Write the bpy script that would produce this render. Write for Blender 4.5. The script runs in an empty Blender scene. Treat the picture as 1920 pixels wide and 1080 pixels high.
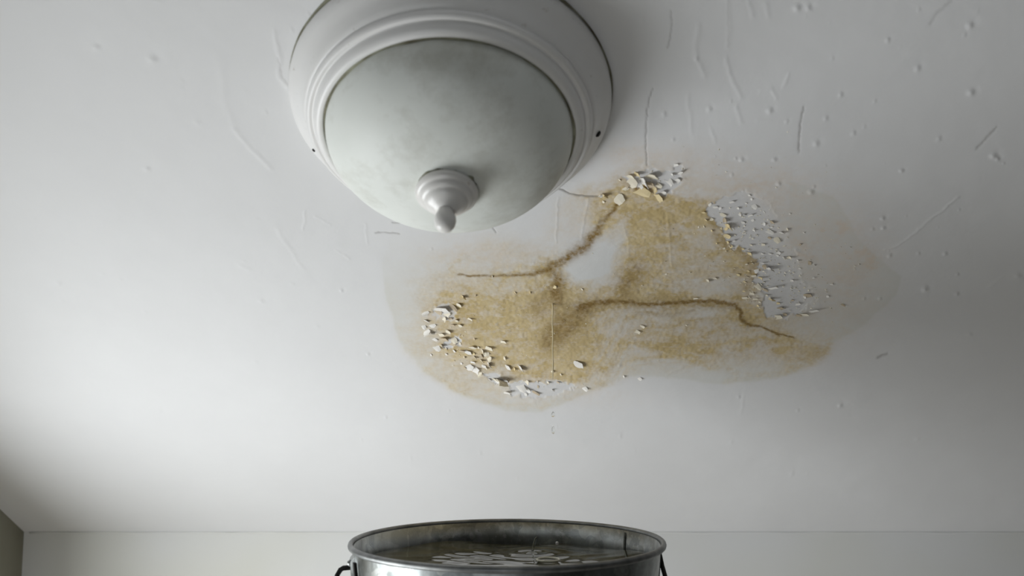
import bpy, bmesh, math, random
import numpy as np
from mathutils import Matrix, Vector

# ------------------------------------------------------------------ camera
F = 1800.0                                  # focal length in pixels of the 1920 wide frame
PITCH = math.radians(6.34)
ZC = 1.35                                   # eye height
scene = bpy.context.scene
C = scene.collection
cam_d = bpy.data.cameras.new('camera')
cam_d.sensor_width = 36.0
cam_d.lens = F / 1920.0 * 36.0
cam_d.clip_start = 0.02
cam_d.dof.use_dof = True
cam_d.dof.focus_distance = 1.08
cam_d.dof.aperture_fstop = 6.3
cam = bpy.data.objects.new('camera', cam_d)
cam.location = (0, 0, ZC)
cam.rotation_euler = (math.pi / 2 + PITCH, 0, 0)
C.objects.link(cam)
scene.camera = cam

# ------------------------------------------------------------------ light
WIN_Y0, WIN_Y1, WIN_Z0, WIN_Z1 = 0.48, 1.22, 0.14, 1.10
XL, XR, WALL_T = -0.824, 2.6, 0.14          # inner faces of the left and right wall, wall thickness
world = bpy.data.worlds.new('world')
world.use_nodes = True
world.node_tree.nodes['Background'].inputs[0].default_value = (0.80, 0.90, 1.0, 1)
world.node_tree.nodes['Background'].inputs[1].default_value = 1.0
scene.world = world


def area(name, loc, rot, sx, sy, power, col):
    d = bpy.data.lights.new(name, 'AREA')
    d.shape = 'RECTANGLE'
    d.size, d.size_y, d.energy, d.color = sx, sy, power, col
    o = bpy.data.objects.new(name, d)
    o.location, o.rotation_euler = loc, rot
    C.objects.link(o)
    return o


area('window_daylight', (XL - WALL_T + 0.03, (WIN_Y0 + WIN_Y1) / 2, (WIN_Z0 + WIN_Z1) / 2), (0, -math.pi / 2, 0),
     WIN_Z1 - WIN_Z0 - .04, WIN_Y1 - WIN_Y0 - .04, 16.5, (0.955, 0.985, 1.0))
FILL_X0, FILL_X1, FILL_Z0, FILL_Z1, YN_ = -0.76, -0.06, 0.50, 1.35, -1.0654   # added fill opening behind the viewer, brightens lamp and ceiling
area('added_rear_fill', ((FILL_X0 + FILL_X1) / 2, YN_ - .09, (FILL_Z0 + FILL_Z1) / 2), (math.pi / 2, 0, 0),
     FILL_X1 - FILL_X0 - .04, FILL_Z1 - FILL_Z0 - .04, 2.8, (0.955, 0.985, 1.0))
vs = scene.view_settings
vs.view_transform = 'Standard'
vs.look = 'None'
vs.gamma = 1.0
vs.use_curve_mapping = False
vs.exposure = 0.0

# ------------------------------------------------------------------ the sloping ceiling's frame
TH = math.radians(36.5)                     # ceiling against the optical axis
S = TH - PITCH                              # its slope against the horizontal
H = 0.633                                   # its distance from the eye
EX = Vector((1, 0, 0))
EV = Vector((0, math.cos(S), -math.sin(S)))     # down the slope, away from the eye
N = Vector((0, -math.sin(S), -math.cos(S)))     # out of the ceiling into the room
P0 = Vector((0, 0, ZC)) - N * H
V_EDGE = 1.548                              # where it meets the far wall
V_TOP = -1.6
sT, cT = math.sin(TH), math.cos(TH)


def uv_of(px, py):
    """photograph coordinates -> ceiling coordinates (metres across, metres down the slope)"""
    Z = H / ((540 - py) / F * cT + sT)
    return (px - 960) / F * Z, (Z - H * sT) / cT


def on_ceiling(px, py, off=0.0):
    u, v = uv_of(px, py)
    return P0 + EX * u + EV * v + N * off


CEIL_ROT = Matrix((EX, -EV, N)).transposed()    # local x across, y up the slope, z into the room

# ------------------------------------------------------------------ helpers


def tag(o, label=None, cat=None, group=None, kind=None):
    if label: o['label'] = label
    if cat: o['category'] = cat
    if group: o['group'] = group
    if kind: o['kind'] = kind
    return o


def empty(name, loc, rot=None):
    o = bpy.data.objects.new(name, None)
    C.objects.link(o)
    o.empty_display_size = 0.05
    if rot is None:
        o.location = loc
    else:
        o.matrix_world = Matrix.Translation(loc) @ rot.to_4x4()
    return o


def obj(name, me, mat=None, parent=None, smooth=True):
    if isinstance(me, bmesh.types.BMesh):
        bm = me
        me = bpy.data.meshes.new(name)
        bmesh.ops.recalc_face_normals(bm, faces=bm.faces)
        bm.to_mesh(me)
        bm.free()
    if mat and not me.materials:
        me.materials.append(mat)
    if smooth:
        me.polygons.foreach_set('use_smooth', [True] * len(me.polygons))
    o = bpy.data.objects.new(name, me)
    C.objects.link(o)
    if parent: o.parent = parent
    return o


def box(bm, x0, x1, y0, y1, z0, z1):
    v = [bm.verts.new((x, y, z)) for x in (x0, x1) for y in (y0, y1) for z in (z0, z1)]
    for f in ((0, 1, 3, 2), (4, 6, 7, 5), (0, 4, 5, 1), (2, 3, 7, 6), (0, 2, 6, 4), (1, 5, 7, 3)):
        bm.faces.new([v[i] for i in f])


def lathe(profile, seg=96, wob=None, closed=False):
    """profile of (r, z); wob(angle, i) -> (dr, dz)"""
    bm = bmesh.new()
    rings = []
    for i, (r, z) in enumerate(profile):
        if r < 1e-6:
            rings.append([bm.verts.new((0, 0, z))])
            continue
        ring = []
        for k in range(seg):
            a = 2 * math.pi * k / seg
            dr, dz = wob(a, i) if wob else (0, 0)
            ring.append(bm.verts.new(((r + dr) * math.cos(a), (r + dr) * math.sin(a), z + dz)))
        rings.append(ring)
    pairs = list(zip(rings[:-1], rings[1:]))
    if closed: pairs.append((rings[-1], rings[0]))
    for A, B in pairs:
        for k in range(seg):
            j = (k + 1) % seg
            if len(A) == 1 and len(B) == 1: continue
            if len(A) == 1: bm.faces.new((A[0], B[k], B[j]))
            elif len(B) == 1: bm.faces.new((A[k], B[0], A[j]))
            else: bm.faces.new((A[k], B[k], B[j], A[j]))
    return bm


def tube(pts, rad, seg=10, caps=True):
    bm = bmesh.new()
    pts = [Vector(p) for p in pts]
    up = None
    rings = []
    for i, p in enumerate(pts):
        d = (pts[min(i + 1, len(pts) - 1)] - pts[max(i - 1, 0)]).normalized()
        if up is None: up = d.orthogonal().normalized()
        up = (up - d * up.dot(d)).normalized()
        s = d.cross(up)
        r = rad[i] if isinstance(rad, (list, tuple)) else rad
        rings.append([bm.verts.new(p + (up * math.cos(2 * math.pi * k / seg) + s * math.sin(2 * math.pi * k / seg)) * r) for k in range(seg)])
    for A, B in zip(rings[:-1], rings[1:]):
        for k in range(seg):
            j = (k + 1) % seg
            bm.faces.new((A[k], A[j], B[j], B[k]))
    if caps:
        bm.faces.new(rings[0]); bm.faces.new(rings[-1])
    return bm


# ------------------------------------------------------------------ materials


class Mat:
    def __init__(self, name):
        self.m = bpy.data.materials.new(name)
        self.m.use_nodes = True
        self.t = self.m.node_tree
        self.b = self.t.nodes['Principled BSDF']

    def n(self, kind, **kw):
        nd = self.t.nodes.new(kind)
        for k, v in kw.items():
            if k.startswith('i_'):
                key = k[2:]
                nd.inputs[int(key) if key.isdigit() else key].default_value = v
            else:
                setattr(nd, k, v)
        return nd

    def l(self, a, b): self.t.links.new(a, b)

    def noise(self, scale, detail=4, rough=.55, coord=None, stretch=None):
        tc = self.n('ShaderNodeTexCoord')
        src = tc.outputs['Object']
        if stretch:
            mp = self.n('ShaderNodeMapping')
            mp.inputs['Scale'].default_value = stretch
            self.l(src, mp.inputs['Vector'])
            src = mp.outputs['Vector']
        nz = self.n('ShaderNodeTexNoise')
        nz.inputs['Scale'].default_value = scale
        nz.inputs['Detail'].default_value = detail
        nz.inputs['Roughness'].default_value = rough
        self.l(src, nz.inputs['Vector'])
        return nz.outputs['Fac']

    def ramp(self, fac, stops):
        r = self.n('ShaderNodeValToRGB')
        e = r.color_ramp.elements
        while len(e) < len(stops): e.new(.5)
        for el, (p, c) in zip(e, stops):
            el.position = p
            el.color = (*c, 1) if len(c) == 3 else c
        self.l(fac, r.inputs[0])
        return r.outputs[0]

    def mix(self, fac, a, b, mode='MIX'):
        m = self.n('ShaderNodeMix', data_type='RGBA', blend_type=mode)
        for sock, v in ((m.inputs[0], fac), (m.inputs[6], a), (m.inputs[7], b)):
            if isinstance(v, bpy.types.NodeSocket): self.l(v, sock)
            elif isinstance(v, (int, float)): sock.default_value = v
            else: sock.default_value = (*v, 1)
        return m.outputs[2]

    def math(self, op, a, b=0.0, clamp=False):
        m = self.n('ShaderNodeMath', operation=op, use_clamp=clamp)
        for sock, v in ((m.inputs[0], a), (m.inputs[1], b)):
            if isinstance(v, bpy.types.NodeSocket): self.l(v, sock)
            else: sock.default_value = v
        return m.outputs[0]

    def attr(self, name):
        return self.n('ShaderNodeAttribute', attribute_name=name).outputs['Fac']

    def bump(self, h, strength=.3, dist=.002):
        b = self.n('ShaderNodeBump')
        b.inputs['Strength'].default_value = strength
        b.inputs['Distance'].default_value = dist
        self.l(h, b.inputs['Height'])
        self.l(b.outputs[0], self.b.inputs['Normal'])

    def set(self, color=None, rough=None, metal=None, spec=None):
        for key, v in (('Base Color', color), ('Roughness', rough), ('Metallic', metal), ('Specular IOR Level', spec)):
            if v is None: continue
            if isinstance(v, bpy.types.NodeSocket): self.l(v, self.b.inputs[key])
            elif isinstance(v, (int, float)): self.b.inputs[key].default_value = v
            else: self.b.inputs[key].default_value = (*v, 1)
        return self


def plain(name, a, b, scale=20, rough=.6, metal=0.0, bump=None, spec=.5):
    m = Mat(name)
    nz = m.noise(scale)
    m.set(m.ramp(nz, [(.3, a), (.7, b)]), rough, metal, spec)
    if bump: m.bump(m.noise(bump[0]), bump[1], bump[2])
    return m.m


def ceiling_material():
    m = Mat('stained_ceiling_paint')
    tan, rust, wet, bare, pink, crack = (m.attr(k) for k in ('tan', 'rust', 'wet', 'bare', 'pink', 'crack'))
    grain = m.noise(260, 6, .65)
    med = m.noise(30, 5, .6)
    streak = m.noise(60, 5, .62, stretch=(.75, 1.3, 1))
    base = m.ramp(m.noise(4, 4, .6), [(.3, (.775, .772, .775)), (.7, (.81, .808, .81))])
    c = m.mix(wet, base, (.70, .70, .655))
    c = m.mix(pink, c, (.76, .665, .575))
    # broken-up tan
    g = m.math('ADD', m.math('MULTIPLY', grain, .7), m.math('MULTIPLY', streak, .9))
    tf = m.math('MULTIPLY', tan, m.math('ADD', m.math('MULTIPLY', m.math('SUBTRACT', g, .8), 2.6), .96), True)
    c = m.mix(tf, c, m.ramp(med, [(.35, (.57, .43, .20)), (.65, (.68, .545, .31))]))
    rf = m.math('MULTIPLY', rust, m.math('ADD', m.math('MULTIPLY', m.math('SUBTRACT', grain, .5), 1.6), .95), True)
    c = m.mix(rf, c, (.25, .150, .036))
    c = m.mix(bare, c, m.ramp(grain, [(.3, (.715, .705, .70)), (.7, (.775, .766, .762))]))
    c = m.mix(crack, c, (.16, .14, .12))
    m.set(c, .55, 0, .35)
    m.bump(m.math('ADD', m.math('MULTIPLY', m.noise(55, 5, .5), .6), m.math('MULTIPLY', grain, .35)), .22, .0016)
    return m.m


def wall_material():
    m = Mat('wall_paint')
    c = m.ramp(m.noise(2.2, 3, .5), [(.45, (.78, .78, .77)), (.8, (.72, .71, .61))])
    m.set(c, .6, 0, .35)
    m.bump(m.noise(60, 5), .15, .001)
    return m.m


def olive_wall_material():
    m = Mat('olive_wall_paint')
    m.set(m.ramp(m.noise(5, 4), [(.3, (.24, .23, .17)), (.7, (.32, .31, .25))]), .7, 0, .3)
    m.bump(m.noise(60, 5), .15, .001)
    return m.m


def zinc_material():
    m = Mat('galvanised_zinc')
    tc = m.n('ShaderNodeTexCoord')
    vo = m.n('ShaderNodeTexVoronoi', feature='F1')
    vo.inputs['Scale'].default_value = 55
    wn = m.n('ShaderNodeTexNoise'); wn.inputs['Scale'].default_value = 30
    mixv = m.n('ShaderNodeMix', data_type='VECTOR'); mixv.inputs[0].default_value = .08
    m.l(tc.outputs['Object'], wn.inputs['Vector'])
    m.l(tc.outputs['Object'], mixv.inputs[4]); m.l(wn.outputs['Color'], mixv.inputs[5])
    m.l(mixv.outputs[1], vo.inputs['Vector'])
    sp = m.n('ShaderNodeSeparateColor'); m.l(vo.outputs['Color'], sp.inputs[0])
    spangle = m.ramp(sp.outputs[0], [(0, (.29, .315, .325)), (1, (.47, .49, .49))])
    grime = m.ramp(m.noise(16, 6, .65), [(.38, (.42, .41, .38)), (.62, (1, 1, 1))])
    c = m.mix(1.0, spangle, grime, 'MULTIPLY')
    fine = m.noise(140, 5, .7)
    c = m.mix(m.math('MULTIPLY', m.ramp(fine, [(.56, (0, 0, 0)), (.70, (1, 1, 1))]), .35), c, (.50, .52, .50))
    m.set(c, m.ramp(m.noise(22, 4), [(.3, (.26,) * 3), (.7, (.44,) * 3)]), .78)
    m.bump(m.noise(35, 4), .18, .002)
    return m.m


def enamel_material(name, a, b, grime, scale, lo, hi, rough):
    m = Mat(name)
    c = m.ramp(m.noise(18, 4), [(.3, a), (.7, b)])
    k = m.ramp(m.noise(scale, 6, .7), [(lo, (0, 0, 0)), (hi, (1, 1, 1))])
    c = m.mix(k, c, grime)
    m.set(c, rough, 0, .5)
    m.bump(m.noise(70, 3), .06, .001)
    return m


M_CEIL = ceiling_material()
M_WALL = wall_material()
M_OLIVE = olive_wall_material()
M_ZINC = zinc_material()
M_ENAMEL = enamel_material('white_enamel', (.84, .83, .81), (.88, .87, .86), (.42, .36, .30), 70, .64, .74, .38).m
mg = enamel_material('frosted_glass', (.775, .80, .755), (.84, .86, .82), (.48, .47, .40), 11, .46, .80, .50)
mg.b.inputs['Specular IOR Level'].default_value = .35
M_GLASS = mg.m
M_FINIAL = enamel_material('white_finial', (.80, .78, .75), (.84, .82, .79), (.40, .32, .24), 90, .66, .76, .28).m
M_GASKET_SHADOW = plain('olive_gasket_and_shadow', (.09, .075, .035), (.40, .40, .30), 45, .8)
M_BLACK = plain('black_iron', (.012, .011, .010), (.03, .028, .026), 40, .45, .6)
M_WHITEFLAKE = plain('flake_white', (.82, .785, .73), (.88, .85, .80), 200, .6)
M_CREAMFLAKE = plain('flake_cream', (.82, .74, .58), (.86, .80, .66), 200, .6)
M_OCHREFLAKE = plain('flake_ochre', (.78, .62, .33), (.85, .72, .45), 200, .6)
M_BROWNFLAKE = plain('flake_brown', (.50, .40, .27), (.62, .52, .38), 200, .65)
M_WOOD = plain('stool_wood', (.20, .11, .05), (.30, .18, .09), 12, .55)
M_FLOOR = plain('floor_boards', (.44, .40, .35), (.54, .50, .44), 6, .6)
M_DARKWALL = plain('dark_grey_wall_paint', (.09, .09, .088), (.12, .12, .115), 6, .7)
M_FRAME = plain('window_frame_paint', (.72, .72, .70), (.8, .8, .78), 10, .5)


def water_material():
    m = Mat('murky_water')
    c = m.ramp(m.noise(28, 4), [(.35, (.028, .026, .012)), (.65, (.085, .08, .045))])
    m.set(c, .05, 0, .5)
    m.b.inputs['IOR'].default_value = 1.33
    return m.m


def clear_water_material():
    m = Mat('clear_water')
    m.set((.95, .96, .95), .02)
    m.b.inputs['Transmission Weight'].default_value = 1.0
    m.b.inputs['IOR'].default_value = 1.33
    return m.m


M_WATER = water_material()
M_DROP = clear_water_material()

# ------------------------------------------------------------------ noise and distance in numpy
_rng = np.random.default_rng(7)
_tab = _rng.random((256, 256))


def vnoise(x, y):
    xi, yi = np.floor(x).astype(int), np.floor(y).astype(int)
    fx, fy = x - xi, y - yi
    fx, fy = fx * fx * (3 - 2 * fx), fy * fy * (3 - 2 * fy)
    g = lambda i, j: _tab[(xi + i) & 255, (yi + j) & 255]
    return (g(0, 0) * (1 - fx) + g(1, 0) * fx) * (1 - fy) + (g(0, 1) * (1 - fx) + g(1, 1) * fx) * fy


def fbm(x, y, o=4, off=0.0):
    r, a, s = 0, .5, 0
    for k in range(o):
        r = r + a * vnoise(x * 2 ** k + off + 17.3 * k, y * 2 ** k + off * 1.7 + 9.1 * k)
        s += a
        a *= .55
    return r / s


def sstep(a, b, x):
    t = np.clip((x - a) / (b - a), 0, 1)
    return t * t * (3 - 2 * t)


def dist_poly(x, y, pts, widths=None):
    """distance to a polyline, and the width interpolated along it"""
    best = np.full(x.shape, 1e9)
    bw = np.zeros(x.shape)
    for i in range(len(pts) - 1):
        (x0, y0), (x1, y1) = pts[i], pts[i + 1]
        dx, dy = x1 - x0, y1 - y0
        t = np.clip(((x - x0) * dx + (y - y0) * dy) / (dx * dx + dy * dy + 1e-9), 0, 1)
        d = np.hypot(x - x0 - t * dx, y - y0 - t * dy)
        k = d < best
        best = np.where(k, d, best)
        if widths is not None: bw = np.where(k, widths[i] * (1 - t) + widths[i + 1] * t, bw)
    return (best, bw) if widths is not None else best


def inside(x, y, poly):
    r = np.zeros(x.shape, bool)
    j = len(poly) - 1
    for i in range(len(poly)):
        (xi, yi), (xj, yj) = poly[i], poly[j]
        if yi != yj:
            k = ((yi > y) != (yj > y)) & (x < (xj - xi) * (y - yi) / (yj - yi) + xi)
            r ^= k
        j = i
    return r


def sdf(x, y, poly):
    d = dist_poly(x, y, poly + [poly[0]])
    return np.where(inside(x, y, poly), d, -d)      # positive inside


# ------------------------------------------------------------------ the ceiling: relief and stain
def axis(spec):
    out = []
    for a, b, step in spec:
        n = max(1, int(math.ceil((b - a) / step)))
        out += [a + (b - a) * i / n for i in range(n)]
    out.append(spec[-1][1])
    return np.array(out)


us = axis([(XL, -.22, .0022), (-.22, .50, .00092), (.50, .92, .0022), (.92, XR, .06)])
v_rows = [uv_of(960, y)[1] for y in np.concatenate([np.arange(-20, 290, 3.4), np.arange(290, 790, 1.6), np.arange(790, 992, 3.4)])]
vs_ = np.concatenate([np.linspace(V_TOP, v_rows[0], 40)[:-1], np.array(v_rows), [V_EDGE]])
UU, VV = np.meshgrid(us, vs_)
Zc = H * sT + VV * cT
Yc = H * cT - VV * sT
ok = Zc > .3
Zs = np.where(ok, Zc, 1.0)
X = np.where(ok, 960 + F * UU / Zs, -5000)
Y = np.where(ok, 540 - F * Yc / Zs, -5000)

w1, w2 = fbm(X / 34, Y / 22, 4) - .5, fbm(X / 34, Y / 22, 4, 40) - .5
f1, f2 = fbm(X / 9, Y / 6, 3, 11) - .5, fbm(X / 9, Y / 6, 3, 77) - .5
XW, YW = X + 34 * w1, Y + 22 * w2
XF, YF = X + 26 * w1 + 16 * f1, Y + 16 * w2 + 11 * f2

WET_A = [(760, 330), (714, 500), (728, 570), (750, 645), (795, 697), (865, 742), (945, 768), (1005, 773), (1060, 757), (1120, 727),
         (1180, 706), (1260, 708), (1340, 722), (1420, 716), (1490, 700), (1545, 668), (1565, 640), (1625, 608), (1680, 555), (1692, 520),
         (1645, 482), (1605, 442), (1582, 392), (1560, 368), (1490, 340), (1400, 330), (1290, 300), (1200, 300), (1120, 350), (1020, 320), (880, 310)]
dw = sdf(X + 9 * w1, Y + 7 * w2, WET_A)
wet = sstep(-3, 4, dw) * (.42 + .25 * np.exp(-np.maximum(dw, 0) / 10))
soft_up = sstep(380, 560, Y + 60 * w2 + (X - 1000) * .12)      # the stain fades out towards the lamp
wet = wet * np.where(X > 1480, 1, soft_up)

BLOBS = [(970, 575, 120, 52, .40), (1045, 600, 80, 62, .60), (925, 622, 85, 45, .30), (985, 668, 105, 42, .38), (880, 560, 55, 42, .24),
         (865, 640, 55, 55, .18), (1200, 385, 50, 26, .50), (1275, 402, 58, 26, .62), (1210, 450, 38, 66, .40), (1178, 527, 38, 36, .62),
         (1130, 395, 26, 44, .28), (1290, 480, 90, 60, .24), (1402, 505, 30, 52, .50), (1372, 442, 24, 32, .45), (1425, 585, 34, 22, .30),
         (1235, 622, 150, 38, .32), (1400, 640, 120, 34, .30), (1300, 662, 160, 20, .30), (1505, 668, 62, 26, .34), (1200, 640, 40, 25, .2),
         (920, 480, 85, 20, .15), (1085, 425, 44, 44, .12), (1100, 702, 80, 18, .28), (940, 728, 70, 14, .14), (1190, 340, 60, 26, .40),
         (1110, 372, 30, 16, .3), (1310, 395, 20, 14, .3), (1070, 660, 40, 40, .3), (1040, 700, 80, 24, .3),
         (1110, 492, 48, 44, -.52), (1165, 425, 12, 40, -.16), (1135, 620, 60, 22, -.22), (1325, 535, 62, 22, -.10), (1000, 640, 40, 7, -.2), (1300, 592, 80, 10, -.15),
         (1400, 610, 60, 9, -.14), (1350, 646, 30, 10, -.16), (1440, 675, 60, 12, -.16)]
BLOBS += [(1285, 480, 140, 105, .26), (1330, 610, 220, 70, .14), (960, 600, 190, 110, .14), (1180, 440, 60, 90, .10), (1060, 600, 60, 50, .22), (1330, 395, 40, 18, .25), (1240, 540, 90, 30, .15), (850, 650, 85, 85, .20), (830, 560, 40, 40, .12)]
tan = np.zeros(X.shape)
for cx, cy, rx, ry, a in BLOBS:
    q = ((XW - cx) / rx) ** 2 + ((YW - cy) / ry) ** 2
    tan += a * np.exp(-q ** 1.35 * .62)
lean = np.clip((1180 - X) / 260, 0, 1)                       # the wisps lean on the left, lie flat on the right
YS = Y + 30 * w2 + lean * .32 * (X - 1000)
tan_soft = np.clip(tan, 0, 1)
streak = fbm(X / (62 - 22 * lean) + 3 * w1, YS / (12 + 9 * lean), 4, 5) - .5
speck = fbm(X / 7, Y / 5, 3, 23) - .5
tan = tan * (.98 + (1.7 - .7 * lean) * streak + .5 * speck + 1.1 * (fbm(X / 40, Y / 25, 4, 61) - .5))
for pts, w, a in (([(800, 690), (870, 735), (950, 757), (1040, 758), (1100, 736), (1150, 712)], 6, .20),
                  ([(1125, 692), (1190, 674), (1260, 667), (1320, 678), (1380, 702)], 6, .22),
                  ([(1370, 714), (1450, 706), (1510, 686), (1550, 655), (1558, 640)], 8, .26),
                  ([(850, 512), (847, 492), (872, 478)], 7, .28),
                  ([(1465, 520), (1520, 500), (1600, 505), (1640, 495)], 12, .06),
                  ([(1170, 600), (1260, 612), (1340, 600), (1400, 595)], 5, .2),
                  ([(1180, 650), (1280, 640), (1380, 650), (1460, 632), (1540, 650)], 6, .2)):
    tan += a * np.exp(-(dist_poly(XW, YW, pts) / w) ** 2) * (1 + 1.6 * speck)
for pts, w, a in (([(1166, 372), (1116, 440), (1096, 462), (1040, 500), (930, 517)], 15, .34), ([(1034, 498), (1044, 530), (1046, 565)], 22, .4),
                  ([(1088, 580), (1160, 565), (1280, 568), (1378, 571), (1394, 590)], 13, .42), ([(1394, 590), (1450, 622), (1490, 634)], 12, .2)):
    tan += a * np.exp(-(dist_poly(XW, YW, pts) / w) ** 2) * (1 + 1.2 * speck + .8 * streak)
tan *= sstep(-14, 10, dw)
tan = np.clip(tan, 0, 1)

rust = np.zeros(X.shape)
RX, RY = X + 12 * w1 + 3.5 * f1, Y + 9 * w2 + 3 * f2
for pts, ws, a in (([(1166, 372), (1148, 396), (1130, 416), (1116, 440), (1096, 462), (1062, 484), (1040, 500), (1000, 512), (930, 517), (860, 515)],
                    [3, 4.5, 5, 9, 12, 9, 7, 4, 2.2, 1.4], .80),
                   ([(1034, 498), (1044, 520), (1042, 545), (1046, 560)], [10, 12, 19, 16], .72),
                   ([(1030, 640), (1062, 606), (1092, 582), (1120, 570), (1155, 566)], [20, 32, 22, 13, 7], .62),
                   ([(1088, 580), (1120, 568), (1160, 565), (1200, 570), (1280, 568), (1340, 565), (1378, 571), (1394, 588), (1390, 598), (1410, 610), (1450, 622), (1490, 634)],
                    [9, 7, 5.5, 4.2, 3.6, 3.8, 3.4, 3.6, 3, 2.4, 1.9, 1.3], .98),
                   ([(1120, 569), (1200, 571), (1290, 569), (1380, 574)], [10, 12, 10, 7], .42),
                   ([(1170, 556), (1176, 530), (1196, 505)], [20, 24, 14], .42),
                   ([(1330, 400), (1340, 440), (1370, 462), (1400, 478), (1418, 505), (1400, 540)], [4, 5, 7, 6, 8, 6], .28),
                   ([(1190, 352), (1215, 350), (1240, 352)], [5, 8, 4], .8),
                   ([(1300, 584), (1250, 590), (1190, 588)], [4, 5, 6], .25),
                   ([(1010, 575), (1030, 560), (1060, 575)], [22, 30, 20], .42)):
    d, w = dist_poly(RX, RY, pts, ws)
    rust = np.maximum(rust, a * np.exp(-(d / w) ** 2 * .9) * np.clip(1.05 + .8 * speck + .5 * streak, 0, 1.5))
rust = np.clip(rust, 0, 1)

pink = .55 * tan_soft * sstep(-14, 10, dw)
for cx, cy, rx, ry, a in ((1500, 425, 110, 75, .30), (1600, 505, 55, 60, .34), (1260, 300, 110, 26, .28), (1330, 350, 140, 36, .26), (930, 475, 110, 26, .30),
                          (1080, 420, 46, 46, .20), (1420, 345, 70, 26, .24), (1180, 285, 40, 16, .3), (1050, 740, 120, 18, .25), (1540, 590, 90, 60, .2)):
    q = ((XW - cx) / rx) ** 2 + ((YW - cy) / ry) ** 2
    pink += a * np.exp(-q * .7)
for cx, cy, r, a in ((1580, 427, 8, .8), (1625, 475, 7, .7), (1640, 490, 9, .9), (1545, 430, 5, .5), (1612, 470, 5, .5), (1500, 470, 18, .4), (1520, 478, 10, .5)):
    pink += a * np.exp(-((XF - cx) ** 2 + (YF - cy) ** 2) / r ** 2)
pink = np.clip(.35 * tan_soft + pink * (1 + 1.4 * streak + 1.2 * speck), 0, .9)

BARE = [[(1326, 388), (1350, 376), (1395, 362), (1440, 378), (1472, 420), (1488, 470), (1500, 515), (1530, 560), (1502, 590), (1470, 599), (1442, 592), (1422, 573),
         (1442, 556), (1430, 541), (1410, 528), (1424, 506), (1412, 482), (1386, 462), (1374, 468), (1362, 440), (1346, 424), (1334, 408)],
        [(1168, 336), (1196, 320), (1244, 322), (1284, 308), (1278, 345), (1250, 372), (1232, 366), (1214, 343), (1182, 350)],
        [(956, 716), (1010, 714), (1056, 714), (1082, 722), (1060, 738), (990, 746), (954, 738)],
        [(812, 578), (846, 568), (856, 590), (838, 604), (818, 596)], [(826, 642), (854, 634), (862, 648), (834, 656)],
        [(905, 700), (942, 702), (960, 716), (930, 722)]]
bare = np.zeros(X.shape)
height = np.zeros(X.shape)
for k, poly in enumerate(BARE):
    d = sdf(XF, YF, poly)
    amt = .92 if k != 3 else .6
    if k == 0: amt = .92 * sstep(18, -52, X + 30 * w1 - (1440 + (Y - 378) * .5)) + 0 * X
    bare = np.maximum(bare, amt * sstep(-1.6, 1.6, d))
    lift = np.exp(-np.maximum(-d, 0) / 7) * sstep(.5, -.5, d) * sstep(.40, .75, fbm(X / 12, Y / 8, 3, 31 + k))
    height += .0005 * lift
height -= .0005 * bare
tan *= 1 - .92 * bare
rust *= 1 - .8 * bare
# brown shows again on the torn plaster in the middle of the upper hole
d, w = dist_poly(XF, YF, [(1210, 350), (1228, 352)], [6, 5])
rust = np.maximum(rust, .85 * np.exp(-(d / w) ** 2))
bare *= 1 - np.clip(.9 * np.exp(-(d / w) ** 2), 0, 1)

crack = np.zeros(X.shape)
for pts, w, a in (([(1036, 357), (1046, 354), (1056, 357), (1068, 364), (1088, 367), (1122, 369)], 1.5, .75),
                  ([(1224, 165), (1214, 205), (1211, 250), (1213, 312)], 1.2, .5), ([(1508, 200), (1500, 235), (1499, 285)], 1.7, .45),
                  ([(1868, 238), (1850, 258), (1832, 278)], 2.0, .35), ([(1782, 2), (1760, 22), (1744, 45)], 3, .18), ([(1258, 20), (1261, 60), (1252, 90)], 1.4, .35),
                  ([(704, 437), (722, 437), (748, 439)], 1.3, .45), ([(735, 417), (748, 419)], 1.2, .45), ([(922, 425), (930, 437)], 1.3, .5),
                  ([(522, 110), (528, 140), (545, 168)], 1.5, .18), ([(1366, 0), (1367, 88)], 2, .14), ([(1662, 664), (1645, 670)], 2.5, .4)):
    d = dist_poly(X + 5 * w1 + 4 * f1, Y + 4 * w2 + 3 * f2, pts)
    crack = np.maximum(crack, a * np.exp(-(d / w) ** 2))
height -= .0009 * crack

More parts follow.
